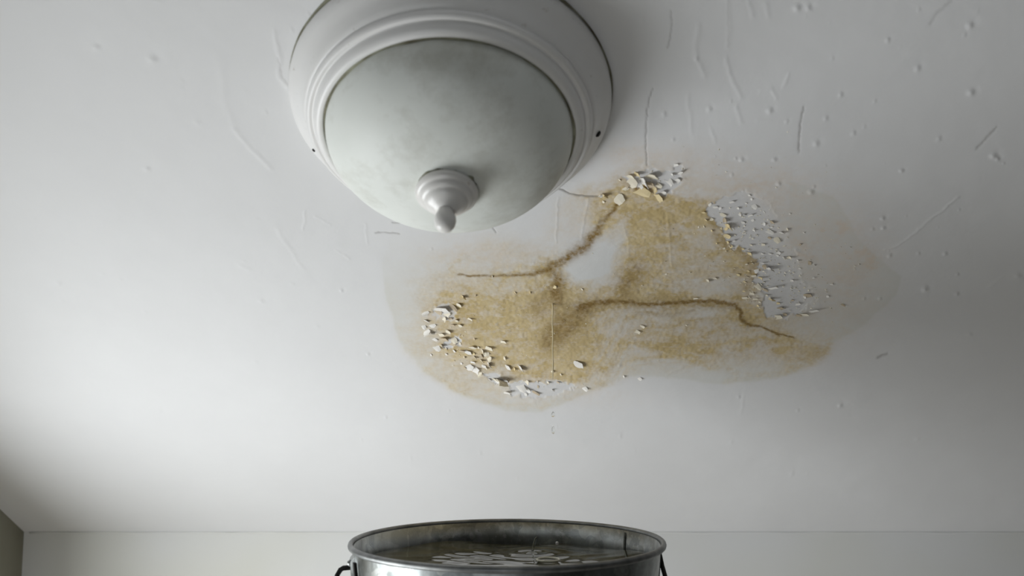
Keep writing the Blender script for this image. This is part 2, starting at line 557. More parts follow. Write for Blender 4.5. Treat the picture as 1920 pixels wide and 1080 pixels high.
for pts, w, a in (([(440, 240), (452, 258), (470, 277), (490, 298), (506, 316)], 3.2, .0016), ([(515, 60), (517, 90), (528, 112), (520, 140), (545, 172)], 4, .0011),
                  ([(520, 430), (532, 452), (552, 478), (566, 504)], 2.6, .0010), ([(415, 130), (422, 200), (440, 240)], 6, .0007), ([(570, 395), (568, 430)], 2.2, .0009),
                  ([(1047, 372), (1044, 410), (1043, 455)], 1.8, .0008), ([(1102, 372), (1096, 410), (1090, 448)], 1.8, .0007), ([(1250, 400), (1255, 440), (1260, 500)], 1.8, .0008),
                  ([(1168, 420), (1178, 450), (1180, 482)], 1.8, .0006), ([(1796, 370), (1740, 415), (1690, 458), (1660, 468)], 2.4, .0011), ([(1882, 520), (1855, 540)], 2.4, .0011),
                  ([(1310, 50), (1302, 92), (1320, 142)], 5, .0009), ([(1360, 110), (1372, 150), (1388, 182)], 4, .0009), ([(1424, 172), (1446, 166), (1458, 184)], 3.2, .0010),
                  ([(1478, 140), (1470, 160)], 3, .0009), ([(1366, 0), (1369, 50), (1367, 90)], 4, .0008), ([(1290, 180), (1296, 250)], 4, .0006), ([(1380, 200), (1390, 230)], 3.5, .0009),
                  ([(1330, 240), (1340, 268)], 3, .0007), ([(1404, 0), (1410, 30)], 4, .0007), ([(1436, 4), (1440, 30)], 4, .0007), ([(1420, 225), (1445, 228)], 3, .0007),
                  ([(1280, 690), (1250, 702)], 2, .0005), ([(1075, 655), (1100, 664), (1125, 668)], 1.6, .0007), ([(1395, 745), (1388, 775)], 3, .0006), ([(630, 470), (655, 485)], 2.2, .0007),
                  ([(450, 497), (470, 507)], 2.4, .0008), ([(590, 405), (620, 420)], 2.2, .0007), ([(685, 420), (690, 455)], 2.2, .0006), ([(965, 545), (964, 575)], 1.4, .0006)):
    d = dist_poly(X + 8 * w1 + 4 * f1, Y + 6 * w2 + 4 * f2, pts)
    height += .32 * a * np.exp(-(d / w) ** 2)
DINGS = [(180, 90, 5), (285, 112, 7), (340, 152, 3), (370, 230, 4), (275, 318, 5), (110, 533, 4), (192, 515, 3), (226, 525, 3), (548, 532, 3), (272, 586, 3), (595, 612, 3),
         (1494, 15, 6), (1515, 14, 5), (1664, 75, 4), (1818, 48, 6), (1808, 66, 3), (1720, 128, 5), (1820, 173, 6), (1576, 178, 4), (1443, 208, 5), (1548, 222, 4), (1390, 300, 4),
         (1452, 300, 4), (1475, 228, 3), (1530, 270, 5), (1372, 328, 3), (1600, 250, 4), (1862, 292, 6), (1870, 298, 4), (1520, 360, 5), (1526, 350, 3), (1460, 345, 4), (1655, 410, 4),
         (1656, 428, 4), (1636, 430, 3), (1668, 480, 4), (1722, 476, 3), (1772, 476, 4), (1795, 515, 3), (1908, 518, 5), (1794, 552, 4), (1734, 543, 6), (1818, 628, 4), (1385, 745, 3),
         (1720, 823, 4), (1795, 824, 3), (1485, 889, 4), (1575, 760, 4), (1620, 560, 3), (1650, 560, 3), (1205, 40, 3), (1305, 110, 4), (1245, 215, 4), (1262, 262, 3), (1330, 205, 4),
         (490, 565, 4), (640, 545, 3), (690, 665, 3), (300, 770, 3), (480, 680, 3), (770, 860, 3), (900, 850, 3), (1690, 320, 4), (1760, 260, 4), (1560, 110, 3), (1640, 190, 3)]
_r = random.Random(3)
for _ in range(70):
    DINGS.append((_r.uniform(0, 1920), _r.uniform(0, 900), _r.choice((1.6, 2, 2.4, 3))))
for cx, cy, r in DINGS:
    iy = np.searchsorted(vs_, [uv_of(960, cy - 5 * r)[1], uv_of(960, cy + 5 * r)[1]])
    sl = slice(max(0, min(iy)), max(iy) + 1)
    q = ((X[sl] - cx) ** 2 + ((Y[sl] - cy) * 1.25) ** 2) / r ** 2
    height[sl] +=   .00022 * r ** .8 * np.exp(-q) - .00007 * r ** .8 * np.exp(-((X[sl] - cx - 1.5 * r) ** 2 + (Y[sl] - cy + r) ** 2) / (1.5 * r * r))
# gentle unevenness of the old plaster, grainy rust crust
height += .0022 * (fbm(UU / .22, VV / .22, 3, 3) - .5) + .0005 * (fbm(UU / .03, VV / .03, 3, 9) - .5)
height += .0009 * np.clip(tan + rust, 0, 1) * (fbm(X / 6, Y / 4, 2, 55) - .5)
height = np.where(ok, height, 0)
height[-1, :] = 0
height[:, 0] = 0

ny, nx = UU.shape
co = np.empty((ny, nx, 3))
for k in range(3):
    co[..., k] = P0[k] + UU * EX[k] + VV * EV[k] + height * N[k]
idx = np.arange(ny * nx).reshape(ny, nx)
quads = np.stack([idx[:-1, :-1], idx[:-1, 1:], idx[1:, 1:], idx[1:, :-1]], -1).reshape(-1, 4)
nq = len(quads)
me = bpy.data.meshes.new('ceiling')
me.vertices.add(ny * nx)
me.vertices.foreach_set('co', co.astype(np.float32).ravel())
me.loops.add(nq * 4)
me.loops.foreach_set('vertex_index', quads[:, ::1].astype(np.int32).ravel())
me.polygons.add(nq)
me.polygons.foreach_set('loop_start', np.arange(0, nq * 4, 4, dtype=np.int32))
me.polygons.foreach_set('use_smooth', np.ones(nq, dtype=bool))
me.update()
me.validate()
for nm, arr in (('tan', tan), ('rust', rust), ('wet', wet), ('bare', bare), ('pink', pink), ('crack', crack)):
    at = me.attributes.new(nm, 'FLOAT', 'POINT')
    at.data.foreach_set('value', arr.astype(np.float32).ravel())
ceiling = obj('ceiling', me, M_CEIL, smooth=False)
tag(ceiling, 'white plaster ceiling with a brown water stain and peeling paint', None, None, 'structure')

# ------------------------------------------------------------------ walls, floor, window
pe = P0 + EV * V_EDGE                       # ceiling meets far wall
pt = P0 + EV * V_TOP                        # top of the slope behind the eye
YB, ZB = pe.y, pe.z
YN, ZT = pt.y, pt.z


def top_z(y): return ZB + (YB - y) * math.tan(S)


def struct(name, bm, mat, label, smooth=False):
    o = obj(name, bm, mat, None, smooth)
    return tag(o, label, None, None, 'structure')


bm = bmesh.new(); box(bm, XL - WALL_T, XR + .1, YB, YB + .12, 0, ZB + .10)
struct('wall_back', bm, M_WALL, 'low off-white wall behind the bucket under the ceiling')
bm = bmesh.new()
for x0, x1, z0, z1 in ((XL - WALL_T, FILL_X0, 0, ZT + .15), (FILL_X1, XR + .1, 0, ZT + .15), (FILL_X0, FILL_X1, 0, FILL_Z0), (FILL_X0, FILL_X1, FILL_Z1, ZT + .15)):
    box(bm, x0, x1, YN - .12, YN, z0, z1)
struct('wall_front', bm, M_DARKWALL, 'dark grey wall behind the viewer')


def prism_wall(bm, x0, x1, poly):
    a = [bm.verts.new((x0, y, z)) for y, z in poly]
    b = [bm.verts.new((x1, y, z)) for y, z in poly]
    bm.faces.new(a); bm.faces.new(b[::-1])
    for i in range(len(poly)):
        j = (i + 1) % len(poly)
        bm.faces.new((a[i], b[i], b[j], a[j]))


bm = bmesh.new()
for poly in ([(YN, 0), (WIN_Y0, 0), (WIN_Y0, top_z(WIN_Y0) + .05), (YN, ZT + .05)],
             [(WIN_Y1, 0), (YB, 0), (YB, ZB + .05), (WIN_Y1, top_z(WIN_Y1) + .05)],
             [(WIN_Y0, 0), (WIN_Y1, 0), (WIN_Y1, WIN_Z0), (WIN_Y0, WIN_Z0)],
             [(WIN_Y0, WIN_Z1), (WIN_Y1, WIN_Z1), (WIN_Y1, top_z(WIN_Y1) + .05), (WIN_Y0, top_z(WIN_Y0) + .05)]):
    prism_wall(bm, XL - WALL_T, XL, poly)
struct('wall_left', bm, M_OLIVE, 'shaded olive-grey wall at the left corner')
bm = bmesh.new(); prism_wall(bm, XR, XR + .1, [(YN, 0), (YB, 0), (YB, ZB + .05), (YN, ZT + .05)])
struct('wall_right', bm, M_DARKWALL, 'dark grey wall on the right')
bm = bmesh.new(); box(bm, XL - WALL_T, XR + .1, YN - .12, YB + .12, -.1, 0)
struct('floor', bm, M_FLOOR, 'dark wooden floor')
# caulk bead along the joint between ceiling and far wall
bm = tube([(XL + .01 + i * (XR - XL - .02) / 120, YB - .0005, ZB - .001 + .0008 * math.sin(i * 1.7) * math.sin(i * .37)) for i in range(121)], .0022, 6)
struct('trim_1', bm, M_WALL, 'thin caulk line between ceiling and wall', True)
bm = bmesh.new()
for y0, y1, z0, z1 in ((WIN_Y0, WIN_Y0 + .04, WIN_Z0, WIN_Z1), (WIN_Y1 - .04, WIN_Y1, WIN_Z0, WIN_Z1), (WIN_Y0 + .04, WIN_Y1 - .04, WIN_Z0, WIN_Z0 + .04), (WIN_Y0 + .04, WIN_Y1 - .04, WIN_Z1 - .04, WIN_Z1)):
    box(bm, XL - WALL_T - .03, XL - WALL_T + .01, y0, y1, z0, z1)
win = struct('window_1', bm, M_FRAME, 'window with a white frame in the left wall')

bm = bmesh.new()
for x0, x1, z0, z1 in ((FILL_X0, FILL_X0 + .04, FILL_Z0, FILL_Z1), (FILL_X1 - .04, FILL_X1, FILL_Z0, FILL_Z1), (FILL_X0 + .04, FILL_X1 - .04, FILL_Z0, FILL_Z0 + .04), (FILL_X0 + .04, FILL_X1 - .04, FILL_Z1 - .04, FILL_Z1)):
    box(bm, x0, x1, YN - .15, YN - .11, z0, z1)
struct('added_fill_frame', bm, M_FRAME, 'white frame of an added fill light opening in the wall behind the viewer')  # frame around the added fill light, no window known there

# ------------------------------------------------------------------ ceiling lamp
lamp = empty('ceiling_lamp', on_ceiling(847, 186), CEIL_ROT)
tag(lamp, 'round white ceiling lamp with frosted glass dome and pointed finial', 'ceiling lamp')
rl = random.Random(5)
ph = [rl.uniform(0, 6.28) for _ in range(12)]
wobr = lambda a: sum(math.sin((k + 2) * a + ph[k]) / (k + 2) for k in range(8))
obj('base_pan', lathe([(.132, -.003), (.1375, -.001), (.1392, .004), (.1395, .010), (.1382, .0140), (.1355, .0172), (.1320, .0200), (.1285, .0245), (.1255, .0295), (.1232, .0330),
                       (.1195, .0345), (.112, .0340), (.110, .020), (.110, -.003)], 128,
                      lambda a, i: (.0004 * wobr(a), 0)), M_ENAMEL, lamp)
obj('trim_ring', lathe([(.1205, .0335), (.1215, .0350), (.1212, .0380), (.1195, .0402), (.1172, .0408), (.1160, .0400), (.1150, .0402), (.1146, .0420), (.1138, .0450),
                        (.1120, .0475), (.1098, .0488), (.1075, .0490), (.1060, .0480), (.1056, .0455), (.1060, .036), (.112, .0335)], 128), M_ENAMEL, lamp)


def gasket(rad, d, lo, hi, seed, seg=160):
    r = random.Random(seed)
    p = [r.uniform(0, 6.28) for _ in range(14)]
    bm = bmesh.new()
    rings = []
    for k in range(seg):
        a = 2 * math.pi * k / seg
        q = sum(math.sin((j * 2 + 3) * a + p[j]) / (j + 1.6) ** .7 for j in range(10))
        t = lo + (hi - lo) * min(1, max(0, .3 + .32 * q))
        rings.append([bm.verts.new(((rad + t * math.cos(b)) * math.cos(a), (rad + t * math.cos(b)) * math.sin(a), d + t * math.sin(b))) for b in [i * math.pi / 3 for i in range(6)]])
    for k in range(seg):
        A, B = rings[k], rings[(k + 1) % seg]
        for i in range(6):
            j = (i + 1) % 6
            bm.faces.new((A[i], B[i], B[j], A[j]))
    return bm


obj('glass_gasket', gasket(.1049, .0474, .0003, .0026, 4), M_GASKET_SHADOW, lamp)
obj('shadow_grime_ring', gasket(.1392, .0004, .0008, .0021, 9), M_GASKET_SHADOW, lamp)  # dark ring paints in the shadowed crack and grime around the pan
DOME_D = .1085
prof = [(.100, .036), (.1040, .040)]
for k in range(25):
    q = k / 24 * math.pi / 2
    prof.append((.1043 * math.cos(q), .0455 + (DOME_D - .0455) * math.sin(q) ** 1.02))
prof[-1] = (0, DOME_D)
obj('glass_dome', lathe(prof, 128), M_GLASS, lamp)
fin = obj('finial', lathe([(.010, .1045), (.0215, .1050), (.0245, .1072), (.0256, .1100), (.0250, .1128), (.0228, .1146), (.0218, .1150), (.0214, .1162), (.0204, .1182), (.0184, .1196), (.0174, .1200),
                           (.0168, .1214), (.0150, .1236), (.0128, .1252), (.0100, .1272), (.0080, .1292), (.004, .130), (0, .130)], 72), M_FINIAL, lamp)
obj('tip', lathe([(0, .1285), (.0062, .1290), (.0064, .1310), (.0074, .1335), (.0086, .1370), (.0088, .1400), (.0080, .1440), (.0060, .1475), (.0032, .1493), (0, .1498)], 48), M_FINIAL, fin)
g = gasket(.0240, .1062, .0003, .0026, 21, 90)
obj('finial_grime', g, M_GASKET_SHADOW, lamp)


def screw(a, r, d, tilt):
    bm = lathe([(0, .0018), (.0020, .0016), (.0030, .0006), (.0032, -.0020), (0, -.0022)], 20)
    o = obj('screw', bm, M_BLACK, lamp)
    nx_ = Vector((math.cos(a) * math.sin(tilt), math.sin(a) * math.sin(tilt), math.cos(tilt)))
    o.matrix_basis = Matrix.Translation((r * math.cos(a), r * math.sin(a), d)) @ nx_.to_track_quat('Z', 'Y').to_matrix().to_4x4()
    return o


screw(math.radians(-9), .1300, .0222, math.radians(50))
screw(math.radians(199), .1330, .0195, math.radians(50)).scale = (.55, .55, .55)

# ------------------------------------------------------------------ paint flakes (parts of the ceiling)
FLAKE = []


def flake_mesh(seed, curl):
    r = random.Random(seed)
    nxs, nys = 5, 3
    edge = [[r.uniform(.72, 1.08) for _ in range(nys)], [r.uniform(-.10, .10) for _ in range(nys)]]
    wid = [r.uniform(.65, 1.0) * (1 - .25 * (i / (nxs - 1)) ** 2 * r.random()) for i in range(nxs)]
    skew = r.uniform(-.25, .25)
    a0 = r.uniform(.25, .5)
    top, bot = [], []
    for i in range(nxs):
        s = i / (nxs - 1)
        for j in range(nys):
            t = j / (nys - 1) - .5
            L = edge[1][j] + (edge[0][j] - edge[1][j]) * s
            # arc length L bent away from the ceiling
            n = 8; x = z = 0
            for k in range(n):
                a = a0 + curl * (k + .5) / n * max(L, 0)
                x += math.cos(a) * L / n; z += math.sin(a) * L / n
            y = t * wid[i] + skew * s
            top.append(Vector((x, y, z + .02 + .05 * math.cos(t * 5) * s)))
    vts = [tuple(p) for p in top]
    th = .055
    faces = []
    for i in range(nxs - 1):
        for j in range(nys - 1):
            a = i * nys + j
            faces.append((a, a + nys, a + nys + 1, a + 1))
    m = bpy.data.meshes.new('paint_flake')
    # thickness: shift a copy towards the ceiling along the local normal
    nrm = []
    for i in range(nxs):
        for j in range(nys):
            i0, i1 = max(i - 1, 0), min(i + 1, nxs - 1)
            j0, j1 = max(j - 1, 0), min(j + 1, nys - 1)
            nrm.append((top[i1 * nys + j] - top[i0 * nys + j]).cross(top[i * nys + j1] - top[i * nys + j0]).normalized())
    nv = len(vts)
    vts += [tuple(p - q * th) for p, q in zip(top, nrm)]
    faces += [tuple(k + nv for k in f[::-1]) for f in faces]
    rim = [i * nys for i in range(nxs)] + [(nxs - 1) * nys + j for j in range(1, nys)] + [i * nys + nys - 1 for i in range(nxs - 2, -1, -1)] + [j for j in range(nys - 2, 0, -1)]
    for k in range(len(rim)):
        a, b = rim[k], rim[(k + 1) % len(rim)]
        faces.append((b, a, a + nv, b + nv))
    m.from_pydata(vts, [], faces)
    m.update()
    return m


MATS = {'w': M_WHITEFLAKE, 'c': M_CREAMFLAKE, 'o': M_OCHREFLAKE, 'b': M_BROWNFLAKE}
PROTO = {}
for key, mt in MATS.items():
    PROTO[key] = []
    for sd in range(9):
        mm = flake_mesh(sd * 13 + 5, (.15, .5, .9, 1.4, .3, .7, 1.1, .2, 1.8)[sd])
        mm.materials.append(mt)
        PROTO[key].append(mm)

rf = random.Random(12)


def px_metres(px, py):
    Z = H / ((540 - py) / F * cT + sT)
    u0, v0 = uv_of(px, py - 1)
    u1, v1 = uv_of(px, py + 1)
    return Z / F, abs(v1 - v0) / 2


def flake(px, py, lpx, wpx, ang, col='w', var=None, up=.72):
    """a chip whose free end points along ang (degrees, 0 = right, 90 = up in the photograph); lpx long, wpx wide"""
    mx, my = px_metres(px, py)
    a = math.radians(ang)
    lx, ly = math.cos(a) * mx, math.sin(a) * my
    sx = lpx * math.hypot(lx, ly)
    a2 = math.atan2(ly, lx)
    sy = wpx * math.hypot(math.sin(a) * mx, math.cos(a) * my)
    m = PROTO[col][rf.randrange(9) if var is None else var]
    o = bpy.data.objects.new('paint_flake', m)
    C.objects.link(o)
    o.parent = ceiling
    base = on_ceiling(px, py, -.0004)
    o.matrix_world = Matrix.Translation(base) @ CEIL_ROT.to_4x4() @ Matrix.Rotation(a2, 4, 'Z') @ Matrix.Diagonal((sx, sy, sx * up, 1)) @ Matrix.Translation((-.5, 0, 0))
    FLAKE.append(o)
    return o


# the upper cluster beside the lamp
for args in ((1163, 371, 16, 15, -20, 'c', 0), (1204, 361, 20, 17, -30, 'o'), (1238, 371, 13, 16, 20, 'o'), (1137, 364, 12, 9, 40, 'o'), (1126, 366, 10, 7, 150, 'w'), (1184, 329, 12, 9, 30, 'c'),
             (1197, 325, 12, 8, 15, 'o'), (1225, 327, 18, 14, 40, 'c', 2), (1212, 337, 16, 16, 15, 'w', 3), (1188, 341, 18, 14, -20, 'c', 1), (1236, 347, 11, 7, -10, 'c'), (1258, 342, 12, 8, -35, 'w'),
             (1273, 339, 9, 10, 30, 'w'), (1278, 322, 12, 6, 60, 'w'), (1268, 310, 9, 6, 10, 'w'), (1263, 326, 7, 5, 20, 'w'), (1230, 356, 14, 8, -20, 'o'), (1172, 353, 9, 10, 80, 'c'),
             (1162, 337, 6, 4, 20, 'c'), (1222, 345, 14, 12, 20, 'b', 5), (1246, 362, 10, 9, 30, 'w'), (1203, 350, 8, 6, -30, 'w'), (1132, 378, 7, 4, 0, 'c'), (1176, 346, 10, 8, -40, 'b')):
    flake(args[0], args[1], args[2] * 1.2, args[3] * 1.2, *args[4:])
# the field of chips on the right
for args in ((1333, 383, 10, 6, -30, 'w'), (1341, 388, 10, 5, 25, 'w'), (1352, 391, 7, 5, -30, 'w'), (1373, 378, 11, 5, 40, 'w'), (1386, 390, 10, 5, 5, 'w'), (1405, 366, 7, 6, 20, 'w'),
             (1410, 373, 7, 4, -15, 'w'), (1416, 387, 13, 8, -30, 'w'), (1398, 381, 5, 4, 20, 'w'), (1356, 402, 14, 6, -5, 'c'), (1363, 412, 16, 10, 10, 'b'), (1370, 421, 18, 13, 20, 'o'),
             (1319, 398, 9, 7, 60, 'o'), (1324, 411, 9, 7, 30, 'o'), (1332, 412, 9, 8, -20, 'c'), (1309, 425, 6, 5, 0, 'c'), (1320, 424, 6, 5, 10, 'c'), (1366, 441, 20, 9, 5, 'o'),
             (1363, 429, 9, 7, -20, 'o'), (1377, 451, 8, 5, 60, 'w'), (1367, 454, 9, 6, 10, 'o'), (1372, 462, 9, 6, -20, 'o'), (1393, 417, 7, 6, 20, 'w'), (1398, 401, 6, 7, 70, 'w'),
             (1409, 402, 13, 4, 50, 'w'), (1389, 403, 9, 4, -20, 'w'), (1412, 413, 6, 5, -20, 'w'), (1434, 419, 9, 6, -10, 'w'), (1449, 415, 12, 8, 20, 'b'), (1443, 436, 13, 9, -30, 'w'),
             (1447, 427, 6, 4, 20, 'w'), (1467, 434, 11, 8, 50, 'w'), (1478, 429, 11, 6, 10, 'c'), (1458, 449, 15, 8, -25, 'c'), (1444, 446, 9, 4, -10, 'b'), (1416, 431, 10, 3, 5, 'w'),
             (1481, 401, 7, 4, 40, 'w'), (1457, 385, 5, 4, 20, 'w'), (1432, 397, 5, 4, 20, 'w'), (1410, 459, 7, 4, 20, 'c'), (1432, 459, 9, 5, 5, 'c'), (1506, 436, 7, 4, 30, 'w'), (1501, 458, 8, 5, 70, 'b'),
             (1410, 474, 14, 7, 15, 'o'), (1394, 467, 6, 4, 10, 'o'), (1430, 476, 6, 4, 10, 'w'), (1461, 474, 9, 6, -10, 'w'), (1472, 481, 8, 6, 50, 'w'), (1484, 482, 16, 5, 5, 'c'), (1459, 479, 7, 4, 0, 'w'),
             (1444, 476, 6, 3, 10, 'w'), (1447, 500, 16, 10, 35, 'w', 3), (1435, 500, 10, 6, -30, 'b'), (1420, 508, 8, 8, -40, 'w'), (1517, 492, 9, 8, 10, 'b'), (1529, 496, 5, 5, 50, 'w'),
             (1413, 517, 9, 5, 30, 'c'), (1430, 520, 14, 4, 8, 'o'), (1433, 528, 5, 5, 70, 'c'), (1384, 515, 7, 5, 10, 'o'), (1402, 493, 10, 4, 55, 'c'), (1413, 491, 9, 4, 60, 'c'),
             (1422, 538, 16, 7, -35, 'c', 4), (1436, 543, 14, 4, -10, 'b'), (1452, 538, 22, 5, 32, 'w', 4), (1489, 525, 13, 4, 15, 'w'), (1498, 487, 9, 3, 20, 'w'), (1500, 503, 8, 3, 20, 'w'),
             (1559, 533, 9, 3, 20, 'w'), (1526, 521, 8, 3, 30, 'w'), (1514, 553, 13, 9, 25, 'b'), (1510, 557, 7, 4, -10, 'w'), (1552, 556, 8, 5, 10, 'w'), (1580, 572, 10, 4, -25, 'b'),
             (1411, 550, 13, 5, 5, 'c'), (1396, 558, 10, 6, 30, 'c'), (1405, 557, 9, 4, -10, 'c'), (1417, 561, 11, 4, 5, 'c'), (1424, 566, 8, 4, 0, 'c'), (1449, 558, 11, 8, 50, 'o'),
             (1466, 577, 10, 9, 40, 'b'), (1462, 594, 16, 9, 12, 'c', 4), (1473, 590, 9, 6, 10, 'b'), (1497, 592, 12, 5, -8, 'b'), (1510, 589, 22, 5, 12, 'c', 4), (1529, 581, 20, 5, 35, 'w', 4),
             (1497, 571, 10, 6, 10, 'w'), (1486, 564, 6, 4, 0, 'b'), (1330, 525, 10, 6, 10, 'c'), (1342, 521, 9, 5, 25, 'c'), (1305, 560, 10, 4, 10, 'c'), (1423, 573, 9, 4, 5, 'o'),
             (1396, 528, 7, 3, -20, 'o'), (1404, 508, 6, 4, 15, 'o'), (1433, 492, 9, 3, 25, 'w'), (1440, 553, 7, 4, 10, 'c'), (1395, 546, 6, 3, 10, 'o'), (1460, 569, 8, 4, 5, 'o'),
             (1197, 622, 12, 6, -10, 'c'), (1207, 612, 12, 5, -5, 'c'), (1336, 431, 10, 4, 5, 'o'), (1350, 428, 8, 4, 10, 'o'), (1345, 456, 8, 4, 10, 'o'), (1357, 465, 7, 4, 0, 'c')):
    flake(*args, up=.56)
# the left and lower edge of the stain
for args in ((801, 587, 8, 10, -50, 'w'), (828, 579, 22, 12, 25, 'w', 0), (824, 583, 14, 7, -15, 'b'), (840, 588, 10, 9, -20, 'c'), (872, 555, 12, 6, 20, 'o'), (893, 553, 7, 3, 0, 'b'),
             (862, 570, 14, 7, 10, 'c'), (851, 575, 16, 5, -30, 'b'), (800, 601, 8, 7, 30, 'w'), (811, 610, 8, 8, -40, 'w'), (796, 612, 8, 6, -50, 'w'), (804, 622, 10, 10, -30, 'w'), (812, 622, 6, 7, 60, 'w'),
             (836, 598, 12, 6, -15, 'c'), (845, 598, 9, 4, 5, 'b'), (858, 601, 9, 6, 50, 'c'), (882, 597, 14, 3, -5, 'c'), (850, 609, 12, 3, 10, 'b'), (864, 611, 10, 6, 20, 'c'), (842, 620, 16, 6, 5, 'c'),
             (829, 628, 12, 6, 10, 'c'), (836, 635, 18, 6, 15, 'b'), (853, 637, 10, 7, -40, 'c'), (850, 645, 9, 6, -20, 'b'), (863, 644, 5, 5, 0, 'c'), (891, 635, 10, 3, -10, 'b'),
             (815, 637, 7, 5, -30, 'w'), (831, 646, 9, 5, 20, 'w'), (820, 653, 9, 8, -50, 'w'), (838, 654, 5, 4, 0, 'w'), (852, 658, 8, 5, 10, 'w'), (864, 657, 14, 3, 10, 'b'),
             (876, 659, 14, 7, 10, 'w'), (885, 651, 9, 8, 50, 'c'), (897, 650, 10, 4, 0, 'c'), (918, 652, 18, 5, -5, 'c', 4), (908, 658, 12, 7, 5, 'c'), (888, 663, 8, 5, 0, 'o'), (891, 668, 8, 5, 20, 'c'),
             (914, 663, 9, 8, -50, 'c'), (921, 671, 12, 6, -20, 'c'), (919, 680, 12, 8, 10, 'w'), (904, 674, 10, 5, 20, 'c'), (886, 679, 12, 4, 0, 'w'), (863, 680, 8, 4, 0, 'w'),
             (880, 688, 14, 9, -25, 'w', 4), (893, 692, 16, 10, -10, 'w', 5), (901, 701, 10, 7, -30, 'c'), (871, 689, 10, 3, 0, 'b'), (905, 685, 12, 5, 5, 'w'), (912, 688, 10, 4, 0, 'c'), (947, 670, 9, 6, 0, 'c'),
             (952, 687, 13, 9, 8, 'w'), (978, 687, 14, 10, 10, 'w'), (967, 690, 10, 4, 0, 'o'), (942, 706, 20, 12, 40, 'c', 3), (955, 711, 12, 5, -10, 'b'), (918, 711, 7, 6, 20, 'w'), (929, 710, 12, 7, 20, 'c', 2),
             (934, 714, 8, 6, -20, 'w'), (990, 714, 12, 5, -10, 'c'), (978, 727, 12, 9, -50, 'w', 4), (992, 730, 16, 4, -15, 'w'), (1005, 735, 15, 3, -15, 'b'), (953, 733, 20, 4, 25, 'w'), (985, 738, 7, 5, 0, 'w'),
             (1008, 724, 5, 5, 0, 'b'), (1084, 681, 16, 11, 8, 'w', 0), (1098, 727, 12, 5, -25, 'w'), (1037, 695, 8, 4, -10, 'c'), (1010, 714, 8, 3, 5, 'b'), (1030, 716, 9, 3, 0, 'c'), (1048, 716, 8, 3, 5, 'b'),
             (1091, 542, 5, 4, 10, 'c'), (965, 548, 7, 5, 10, 'o'), (995, 547, 6, 4, 0, 'o'), (1040, 538, 9, 5, -10, 'o'), (945, 640, 14, 4, 5, 'c'), (924, 518, 6, 4, 0, 'c'), (837, 665, 6, 4, 10, 'w'),
             (808, 665, 5, 4, 0, 'w'), (905, 665, 7, 5, 15, 'b'), (872, 669, 8, 4, 0, 'c'), (1052, 701, 7, 3, 0, 'c'), (1171, 705, 6, 3, 0, 'w'), (1201, 710, 7, 4, -20, 'w'), (1037, 729, 6, 4, 60, 'w')):
    flake(args[0], args[1], args[2] * 1.15, args[3] * 1.25, *args[4:])

# crumbs too small to pick apart, one part
bmc = bmesh.new()
rc = random.Random(31)


def crumb(px, py, spx):
    mx, my = px_metres(px, py)
    s = spx * mx
    p = on_ceiling(px, py, -.0002)
    q = [Vector((rc.uniform(-1, 1) + dx, rc.uniform(-1, 1) + dy, 0)) * .5 for dx, dy in ((-1, -.6), (1, -.6), (.6, .9), (-.7, .8))]
    tip = Vector((rc.uniform(-.2, .9), rc.uniform(-.2, .7), rc.uniform(.35, .9)))
    vs4 = [bmc.verts.new(p + CEIL_ROT @ (a * s)) for a in q]
    t = bmc.verts.new(p + CEIL_ROT @ (tip * s))
    for i in range(4):
        bmc.faces.new((vs4[i], vs4[(i + 1) % 4], t))


for cx, cy, sx, sy, n in ((1420, 420, 60, 38, 70), (1470, 500, 60, 50, 90), (1500, 560, 50, 30, 50), (860, 620, 40, 45, 60), (890, 670, 45, 22, 60), (970, 715, 60, 18, 40), (1230, 338, 40, 16, 24),
                          (1580, 480, 40, 40, 30), (1300, 520, 150, 100, 40), (1000, 600, 90, 60, 40), (1440, 320, 120, 50, 20), (1370, 455, 30, 40, 40), (1410, 540, 25, 35, 40)):
    for _ in range(n):
        crumb(rc.gauss(cx, sx * .6), rc.gauss(cy, sy * .6), rc.uniform(1.2, 3.4))
crumbs = obj('paint_crumbs', bmc, M_CREAMFLAKE, None, False)
crumbs.parent = ceiling
tag(crumbs, kind='stuff')

# ------------------------------------------------------------------ bucket
BK = .90                                    # size and distance of the bucket
RIM_Z, BX, BY, RR = ZC - .1588 * BK, -.0048 * BK, 1.09 * BK, .1722
BH = .30
bucket = empty('bucket', (BX, BY, RIM_Z - BH * BK))
bucket.scale = (BK,) * 3
tag(bucket, 'galvanised zinc bucket with rolled rim filled with murky water', 'bucket')
rb = random.Random(2)
pb = [rb.uniform(0, 6.28) for _ in range(10)]
dent = lambda a: .0010 * sum(math.sin((k + 2) * a + pb[k]) / (k + 1.5) for k in range(6))
rtop, rbot, wt = RR - .003, .142, .0016
prof = [(0, .006), (rbot - .006, .006), (rbot - .002, .012)] + [(rbot + (rtop - rbot) * k / 12 - wt, .012 + (BH - .016) * k / 12) for k in range(1, 13)]
prof += [(rtop - .0001, BH - .004), (rtop - .0002, BH - .0062), (rtop - .0004, BH - .008)] + [(rbot + (rtop - rbot) * k / 12, BH * k / 12 - .004 * k / 12) for k in range(11, -1, -1)] + [(rbot - .004, .0), (0, .003)]
obj('body', lathe(prof, 144, lambda a, i: (dent(a) * (i / len(prof) > .05), 0)), M_ZINC, bucket)
rim = bmesh.new()
rings = []
for k in range(144):
    a = 2 * math.pi * k / 144
    R = RR + dent(a)
    rings.append([rim.verts.new(((R + .0030 * math.cos(b)) * math.cos(a), (R + .0030 * math.cos(b)) * math.sin(a), BH - .0036 + .0036 * math.sin(b))) for b in [i * math.pi / 5 for i in range(10)]])
for k in range(144):
    A, B = rings[k], rings[(k + 1) % 144]
    for i in range(10):
        rim.faces.new((A[i], B[i], B[(i + 1) % 10], A[(i + 1) % 10]))
